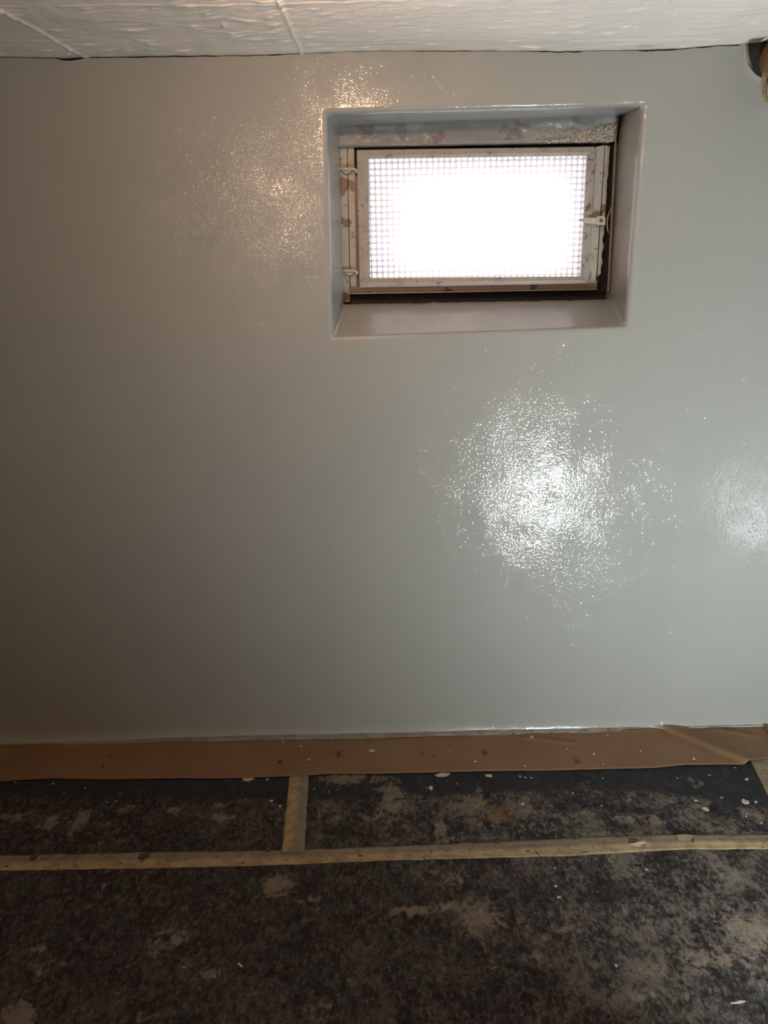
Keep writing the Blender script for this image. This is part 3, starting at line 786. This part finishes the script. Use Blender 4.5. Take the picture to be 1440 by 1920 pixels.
strip('masking_tape', [(l1.y, l1.x), (l0.y, l0.x)][::1], [(r1.y, r1.x), (r0.y, r0.x)], lin(l1.y, l0.y, .006), M['tape'], .0078, .0014,
      'short dirty masking tape running from the brown paper to the long tape', 'tape', transpose=True)
for v in ():
    pass

# kraft paper along the wall foot
FOLD = (on_z(1225, 1362), on_z(1392, 1432))
def paper_z(x, y, t):
    z = .0085+.0016*n3(x*7, y*9, 2)+.0008*n3(x*25, y*25, 5)
    a, b = FOLD; d = b-a; s = (x-a.x)*d.y-(y-a.y)*d.x; s /= math.hypot(d.x, d.y)     # signed distance from the fold
    s = -s
    if a.x-.02 < x:
        # the sheet climbs steeply at the fold and falls away gently to the right
        k = sm(a.x-.02, a.x+.03, x)
        z += k*(.009*math.exp(-(s/.006)**2) if s < 0 else .009*math.exp(-(s/.05)**2))
    z += .001*math.exp(-((t-0.)/.12)**2)*(.6+.8*n3(x*5, 0, 0))     # upper edge lifts off the cove
    z += .0035*sm(.75, 1., t)*(.35+n3(x*3.3, 4, 0))
    for (px, py, qx, qy, h) in ((985, 1388, 1080, 1398, .004), (1170, 1375, 1290, 1368, .004), (1340, 1372, 1420, 1385, .003), (860, 1400, 905, 1420, .002)):
        p, q = on_z(px, py), on_z(qx, qy); dd = q-p; u = max(0, min(1, ((x-p.x)*dd.x+(y-p.y)*dd.y)/(dd.x**2+dd.y**2)))
        z += h*math.exp(-(math.hypot(p.x+dd.x*u-x, p.y+dd.y*u-y)/.008)**2)
    return z
def paper(name, xs, top, bot, zoff, label):
    verts = []; faces = []; nw = 26
    for x in xs:
        a, b = extrap(top, x), extrap(bot, x)
        for k in range(nw):
            t = k/(nw-1); y = lerp(a, b, t); verts.append((x, y, max(paper_z(x, y, t), .0084)+zoff))
    for i in range(len(xs)-1):
        for k in range(nw-1):
            a = i*nw+k; faces.append((a, a+nw, a+nw+1, a+1))
    o = mesh_obj(name, verts, faces, M['kraft'], smooth=True)
    md = o.modifiers.new('thickness', 'SOLIDIFY'); md.thickness = .0005; md.offset = 1
    return tag(o, label, 'paper')
papT[0] = (papT[0][0], papT[0][1])
paper('paper_strip', lin(XL+.03, 1.30, .007), papT, papB, 0., 'long brown kraft paper strip laid along the foot of the grey wall')
# second sheet beginning at the far right, its cut edge lying diagonally on the first
e0, e1 = on_z(1424, 1359), on_z(1441, 1384)
verts = []; faces = []
for i in range(21):
    for k in range(9):
        t = k/8; u = i/20
        y = lerp(e0.y, papB[-1][1]+.0, t); xe = e0.x+(e1.x-e0.x)*(e0.y-y)/(e0.y-e1.y)*.9
        x = lerp(xe, XR-.03, u); verts.append((x, y, .0135+.004*math.exp(-(u/.08)**2)+.001*n3(x*12, y*12, 1)))
for i in range(20):
    for k in range(8): a = i*9+k; faces.append((a, a+9, a+10, a+1))
o = mesh_obj('paper_strip', verts, faces, M['kraft'], smooth=True); md = o.modifiers.new('thickness', 'SOLIDIFY'); md.thickness = .0005; md.offset = 1
tag(o, 'second brown paper sheet overlapping the first at the far right', 'paper')
# paint-smeared tape along the wall foot
wf = floor_line(WF, .010); wfl = [(x, y+.002) for x, y in wf]
pt2 = [(x, y-.012) for x, y in papT]
o = strip('masking_tape', [(x, min(.02, y)) for x, y in wfl], pt2, lin(XL+.03, XR-.03, .008), M['tape_grey'], .0062, .001, 'narrow grey smeared masking tape between wall foot and brown paper', 'tape', rag=.001)
me = o.data
for v in me.vertices:
    # its wall side runs up the cove
    if v.co.y > -.028: v.co.z += min(.012, (v.co.y+.028)*.35); 
# pale board/tape corner visible right of the dark sheet
bm = bmesh.new(); c = [on_z(1404, 1420, .006), on_z(1475, 1400, .006), on_z(1530, 1560, .006), on_z(1471, 1556, .006)]
add_prism(bm, c, [p+Vector((0, 0, .0016)) for p in c]); o = bm_obj('masking_tape', bm, M['tape']); set_attr(o, 'half', [.3]*len(o.data.vertices))
tag(o, 'pale tape at the right edge lying diagonally beside the dark fleece', 'tape')
# torn bits standing up from the long tape
def scrap(name, pts, mat, z0, z1, label, cat, group=None, thick=.0006):
    bm = bmesh.new(); q = []
    for i, (x, y) in enumerate(pts):
        q.append(on_z(x, y, lerp(z0, z1, (i % 2))))
    add_prism(bm, q, [p+Vector((0, 0, thick)) for p in q]); o = bm_obj(name, bm, mat)
    if mat == M['tape']: set_attr(o, 'half', [.8]*len(o.data.vertices))
    return tag(o, label, cat, group)
scrap('tape_scrap', [(1210, 1362), (1222, 1360), (1256, 1361), (1248, 1367), (1228, 1365)], M['flake'], .014, .020, 'torn white scrap at the start of the paper fold', 'scrap')
scrap('tape_scrap', [(1268, 1566), (1285, 1564), (1300, 1567), (1294, 1578), (1272, 1576)], M['tape'], .0095, .013, 'torn flap of tape lifting from the long tape near the right end', 'scrap')
scrap('tape_scrap', [(1180, 1583), (1195, 1580), (1207, 1575), (1212, 1580), (1196, 1588)], M['flake'], .0095, .012, 'pale crumpled shred on the long tape below the rust spot', 'scrap')
scrap('tape_scrap', [(815, 1453), (828, 1449), (845, 1450), (838, 1456), (820, 1457)], M['flake'], .006, .010, 'pale torn shred peeping from under the lower edge of the brown paper', 'scrap')

# ------------------------------------------------------------------ flakes and crumbs, each its own object
def flake_mesh(seed, n=8):
    rnd = random.Random(seed); bm = bmesh.new()
    top = []; bot = []
    for k in range(n):
        a = 2*PI*k/n; r = rnd.uniform(.6, 1.1)
        top.append(Vector((r*math.cos(a), r*math.sin(a), .30+.15*rnd.random()))); bot.append(Vector((r*1.02*math.cos(a), r*1.02*math.sin(a), 0)))
    add_prism(bm, bot[::-1], top[::-1]); bmesh.ops.recalc_face_normals(bm, faces=bm.faces[:])
    me = bpy.data.meshes.new('paint_flake'); bm.to_mesh(me); bm.free(); return me
FM = [flake_mesh(s, n) for s, n in ((1, 7), (2, 8), (3, 6), (5, 9))]
for m_ in FM: m_.materials.append(M['flake'])
CM = [flake_mesh(s, n) for s, n in ((11, 6), (12, 7))]
for m_ in CM: m_.materials.append(M['crumb'])
def put(px, py, rx, mesh, z, label, group, cat='paint flake', name='paint_flake', ry=None, rz=0.):
    c = on_z(px, py, z); s = abs(on_z(px+rx, py, z).x-c.x)
    o = bpy.data.objects.new(name, mesh); COL.objects.link(o); o.location = c; o.rotation_euler = (0, 0, rz)
    s2 = abs(on_z(px, py+(ry or rx*.7), z).y-c.y)
    o.scale = (s, s2, min(s, s2)*.8); tag(o, label, cat, group); return o
rnd = random.Random(5)
PAPER_F = [(531, 1391, 2.5), (564, 1399, 2.5), (583, 1388, 2), (579, 1425, 3), (500, 1412, 2), (997, 1382, 3.5), (802, 1374, 2), (891, 1428, 3), (1114, 1414, 3), (984, 1436, 2.5), (1201, 1408, 2.5), (1301, 1423, 3.2), (1365, 1405, 2.5),
           (1139, 1379, 2), (843, 1409, 2), (1131, 1433, 2), (1063, 1404, 2)]
for k, (x, y, r) in enumerate(PAPER_F):
    put(x, y, r, FM[k % 4], .0115, 'tiny pale paint flake lying on the brown paper strip', 'paint flakes on the brown paper', rz=rnd.random()*6)
put(697, 1408, 6, FM[1], .0115, 'oblong pale chip on the brown paper, largest of the pale ones', None, ry=3)
for k, (x, y, r) in enumerate([(206, 1416, 3), (193, 1437, 3), (791, 1413, 3), (814, 1418, 2.5), (1360, 1368, 3.5), (1140, 1367, 3.5), (420, 1399, 2)]):
    put(x, y, r, CM[k % 2], .0115, 'small dark crumb lying on the brown paper strip', 'dark crumbs on the brown paper', 'crumb', 'crumb', rz=rnd.random()*6)
put(526, 1428, 5, CM[1], .0115, 'round tan crumb on brown paper above the short tape', None, 'crumb', 'crumb')
put(635, 1414, 5, CM[0], .0115, 'oval brown crumb on brown paper right of the short tape', None, 'crumb', 'crumb', ry=6)
put(909, 1412, 6, CM[0], .0115, 'dark brown lump at the middle of the brown paper', None, 'crumb', 'crumb', ry=5)
put(1083, 1428, 5, CM[1], .0115, 'flat dark crumb near the lower edge of brown paper, left of the fold', None, 'crumb', 'crumb', ry=3)
FL = [(29, 1467, 3), (100, 1470, 3), (225, 1489, 2.5), (218, 1503, 2.5), (501, 1462, 3.5), (509, 1502, 4), (525, 1512, 4), (201, 1504, 2), (272, 1484, 1.8), (589, 1479, 2), (617, 1485, 2.), (633, 1481, 2), (646, 1485, 2), (975, 1456, 3), (985, 1458, 3),
      (996, 1459, 2.5), (980, 1508, 4), (1074, 1487, 2.5), (1050, 1466, 2.), (1130, 1460, 2.5), (1330, 1454, 2.5), (1353, 1496, 3), (1400, 1462, 5), (1417, 1504, 4), (1379, 1440, 2.5), (1128, 1511, 2.5), (1041, 1629, 3), (226, 1721, 2.8), (635, 1705, 4), (415, 1835, 3),
      (511, 1875, 3), (550, 1872, 4.5), (1042, 1662, 4.5), (1048, 1683, 5), (1155, 1811, 5), (437, 1886, 2), (345, 1814, 3), (413, 1792, 2), (1068, 1641, 2), (930, 1636, 2), (1110, 1880, 2), (1212, 1630, 3), (1427, 1543, 3.5), (1399, 1531, 2.5), (1226, 1437+30, 2),
      (460, 1500, 2), (800, 1478, 2.), (857, 1470, 2), (880, 1492, 2), (700, 1480, 2), (120, 1488, 2), (160, 1478, 2), (60, 1503, 2), (1180, 1500, 2.2), (1270, 1459, 2.2)]
for k, (x, y, r) in enumerate(FL):
    w = 'the wall side fleece, left of the short tape' if y < 1600 and x < 550 else 'the wall side fleece, right of the short tape' if y < 1600 else 'large dark fleece in front of the long tape'
    g = 'flakes on the fleece left of the short tape' if y < 1600 and x < 550 else 'flakes on the fleece right of the short tape' if y < 1600 else 'flakes on the large front fleece'
    put(x, y, r*.85, FM[k % 4], .0045, 'tiny pale flake on '+w, g, rz=rnd.random()*6)
put(466, 1462, 11, FM[3], .0045, 'broad pale plaster chip beside the paper edge, left of the short tape', None, ry=4)
put(916, 1455, 10, FM[2], .0045, 'long white chip under the middle of the brown paper edge', None, ry=3)
put(808, 1478, 5, FM[0], .0045, 'round pale chip with a scratch below it, right of the short tape', None, ry=4)
put(1397, 1504, 7, FM[1], .0045, 'pale chip on the black corner of the fleece at the right', None, ry=5)
put(1323, 1518, 8, FM[0], .0045, 'flat oval white chip below the black fleece border', None, ry=4)
put(1305, 1502, 6, FM[2], .0045, 'curled white sliver above the oval white chip', None, ry=2, rz=.4)
put(450, 1809, 11, FM[2], .0045, 'thin slanting pale splinter on the large dark fleece', None, ry=2, rz=-.7)
put(240, 1812, 7, CM[1], .0045, 'dark crumb in the shadowed left part of the large fleece', None, 'crumb', 'crumb')
put(63, 1608, 8, CM[0], .0085, 'dark crumb on the long tape near its left end', None, 'crumb', 'crumb')
put(270, 1606, 11, CM[1], .0070, 'dark clump overlapping the upper edge of the long tape', None, 'crumb', 'crumb', ry=8)
put(932, 1580, 6, CM[0], .0070, 'black crumb stuck on the upper edge of the long tape at the middle', None, 'crumb', 'crumb')
put(1187, 1577, 9, CM[1], .0085, 'black torn clump on the long tape under the rust spot', None, 'crumb', 'crumb', ry=6)
put(1297, 1573, 5, CM[0], .0085, 'small black crumb right of the torn tape flap', None, 'crumb', 'crumb', ry=9)
put(1208, 1552, 9, CM[1], .0045, 'mustard brown lump just above the long tape at the right', None, 'crumb', 'crumb', ry=7)
put(502, 1594, 7, CM[0], .0065, 'dark crumb touching the long tape just left of the short tape', None, 'crumb', 'crumb', ry=4)
put(1385, 1880, 16, FM[3], .0045, 'pale frayed shred near the lower right corner of the large fleece', None, ry=3, rz=.1)

# crumpled tissue in the lower left corner
def tissue():
    bm = bmesh.new(); bmesh.ops.create_icosphere(bm, subdivisions=5, radius=1.)
    c = on_z(32, 1925, .012)
    for v in bm.verts:
        p = v.co.copy(); r = 1+.55*abs(n3(p.x*1.6, p.y*1.6, p.z*1.6+3))+.35*abs(n3(p.x*4, p.y*4, p.z*4))-.25*abs(n3(p.x*9, p.y*9, p.z*9))
        v.co = Vector((p.x*r*.030, p.y*r*.034, max(-.35, p.z)*r*.024))
    bmesh.ops.translate(bm, verts=bm.verts[:], vec=(0, 0, 0))
    o = bm_obj('crumpled_tissue', bm, M['tissue'], smooth=True); o.location = (c.x, c.y, .0165); o.rotation_euler = (0, 0, .5)
    tag(o, 'crumpled dirty paper tissue in the lower left corner of the fleece', 'tissue')
tissue()

# ------------------------------------------------------------------ lamps outside the frame, some added as fill
def work_light(px, py, yl, w, h, aim, mat, label):
    P = on_wall(px, py); d = (P-CAM); d.y = -d.y; d.normalize()
    L = P+d*((yl-P.y)/d.y)
    root = empty('work_light', (L.x, L.y, .0045)); tag(root, label, 'lamp')
    aim = Vector(aim).normalized(); q = aim.to_track_quat('Y', 'Z').to_matrix()
    c = Vector((0, 0, L.z-.0045)); yaw = Matrix.Rotation(math.atan2(-aim.x, aim.y), 3, 'Z')
    bm = bmesh.new(); add_box(bm, c-aim*.043, (w+.03, .05, h+.03), q, .006)
    for k in range(9): add_box(bm, c-aim*.083+(q @ Vector(((k-4)*w*.11, 0, 0))), (.004, .04, h), q)
    bm_obj('housing', bm, M['black_plastic'], root)
    bm = bmesh.new(); add_box(bm, c-aim*.014, (w, .003, h), q); bm_obj('led_panel', bm, mat, root)
    bm = bmesh.new()
    for k in (-1, 1): add_box(bm, c-aim*.003+(q @ Vector((k*(w/2+.008), 0, 0))), (.014, .024, h+.03), q, .002)
    for k in (-1, 1): add_box(bm, c-aim*.003+(q @ Vector((0, 0, k*(h/2+.008)))), (w, .024, .014), q, .002)
    bm_obj('bezel', bm, M['black_plastic'], root)
    u = w/2
    for k in (-1, 1):
        bm = bmesh.new(); x = k*(u+.06)
        pts = [c+yaw @ Vector((k*(u+.022), -.035, 0)), c+yaw @ Vector((x, -.035, -.05)), yaw @ Vector((x, -.13, .012)), yaw @ Vector((x, .07, .012))]
        add_tube(bm, pts, .011, 12); bm_obj('stand_foot', bm, M['yellow_metal'], root, True)
        bm = bmesh.new(); add_tube(bm, [c+yaw @ Vector((k*(u+.012), -.035, 0)), c+yaw @ Vector((k*(u+.065), -.035, 0))], .02, 14); bm_obj('knob', bm, M['black_plastic'], root)
    bm = bmesh.new(); add_tube(bm, [yaw @ Vector((-u-.06, -.13, .012)), yaw @ Vector((u+.06, -.13, .012))], .011, 12); bm_obj('cross_tube', bm, M['yellow_metal'], root, True)
work_light(1015, 925, -1.50, .12, .23, (.40, .86, .54), M['led'], 'black floodlight on a yellow tube stand just in front of the viewer')
work_light(1405, 950, -.85, .12, .26, (-.1, .8, .3), M['led_frosted'], 'added second floodlight with a dim frosted fill panel beside the right wall')  # unseen, added for a soft glow on the right of the wall
def ceiling_lamp():
    x, y = -.07, -.72; z = ztop(x)
    root = empty('ceiling_lamp', (x, y, z)); tag(root, 'bare warm bulb in a small holder on the ceiling', 'lamp')
    bm = bmesh.new(); add_tube(bm, [Vector((0, 0, -.0)), Vector((0, 0, -.018)), Vector((0, 0, -.028))], [.030, .030, .022], 24); bm_obj('lamp_holder', bm, M['black_plastic'], root)
    bm = bmesh.new(); bmesh.ops.create_uvsphere(bm, u_segments=24, v_segments=16, radius=.026); bmesh.ops.translate(bm, verts=bm.verts[:], vec=(0, 0, -.052))
    bm_obj('bulb', bm, M['bulb'], root, True)
ceiling_lamp()

def fill_globe():  # unseen warm fill, added to lift the upper left wall and ceiling
    x, y = -.55, -2.6; z = ztop(x)
    root = empty('fill_globe', (x, y, z)); tag(root, 'added round warm fill globe on the ceiling behind the viewer', 'lamp')
    bm = bmesh.new(); add_tube(bm, [Vector((0, 0, 0)), Vector((0, 0, -.02)), Vector((0, 0, -.03))], [.06, .06, .05], 24); bm_obj('lamp_holder', bm, M['black_plastic'], root)
    bm = bmesh.new(); bmesh.ops.create_uvsphere(bm, u_segments=28, v_segments=18, radius=.08); bmesh.ops.translate(bm, verts=bm.verts[:], vec=(0, 0, -.105))
    bm_obj('globe', bm, M['globe'], root, True)
fill_globe()
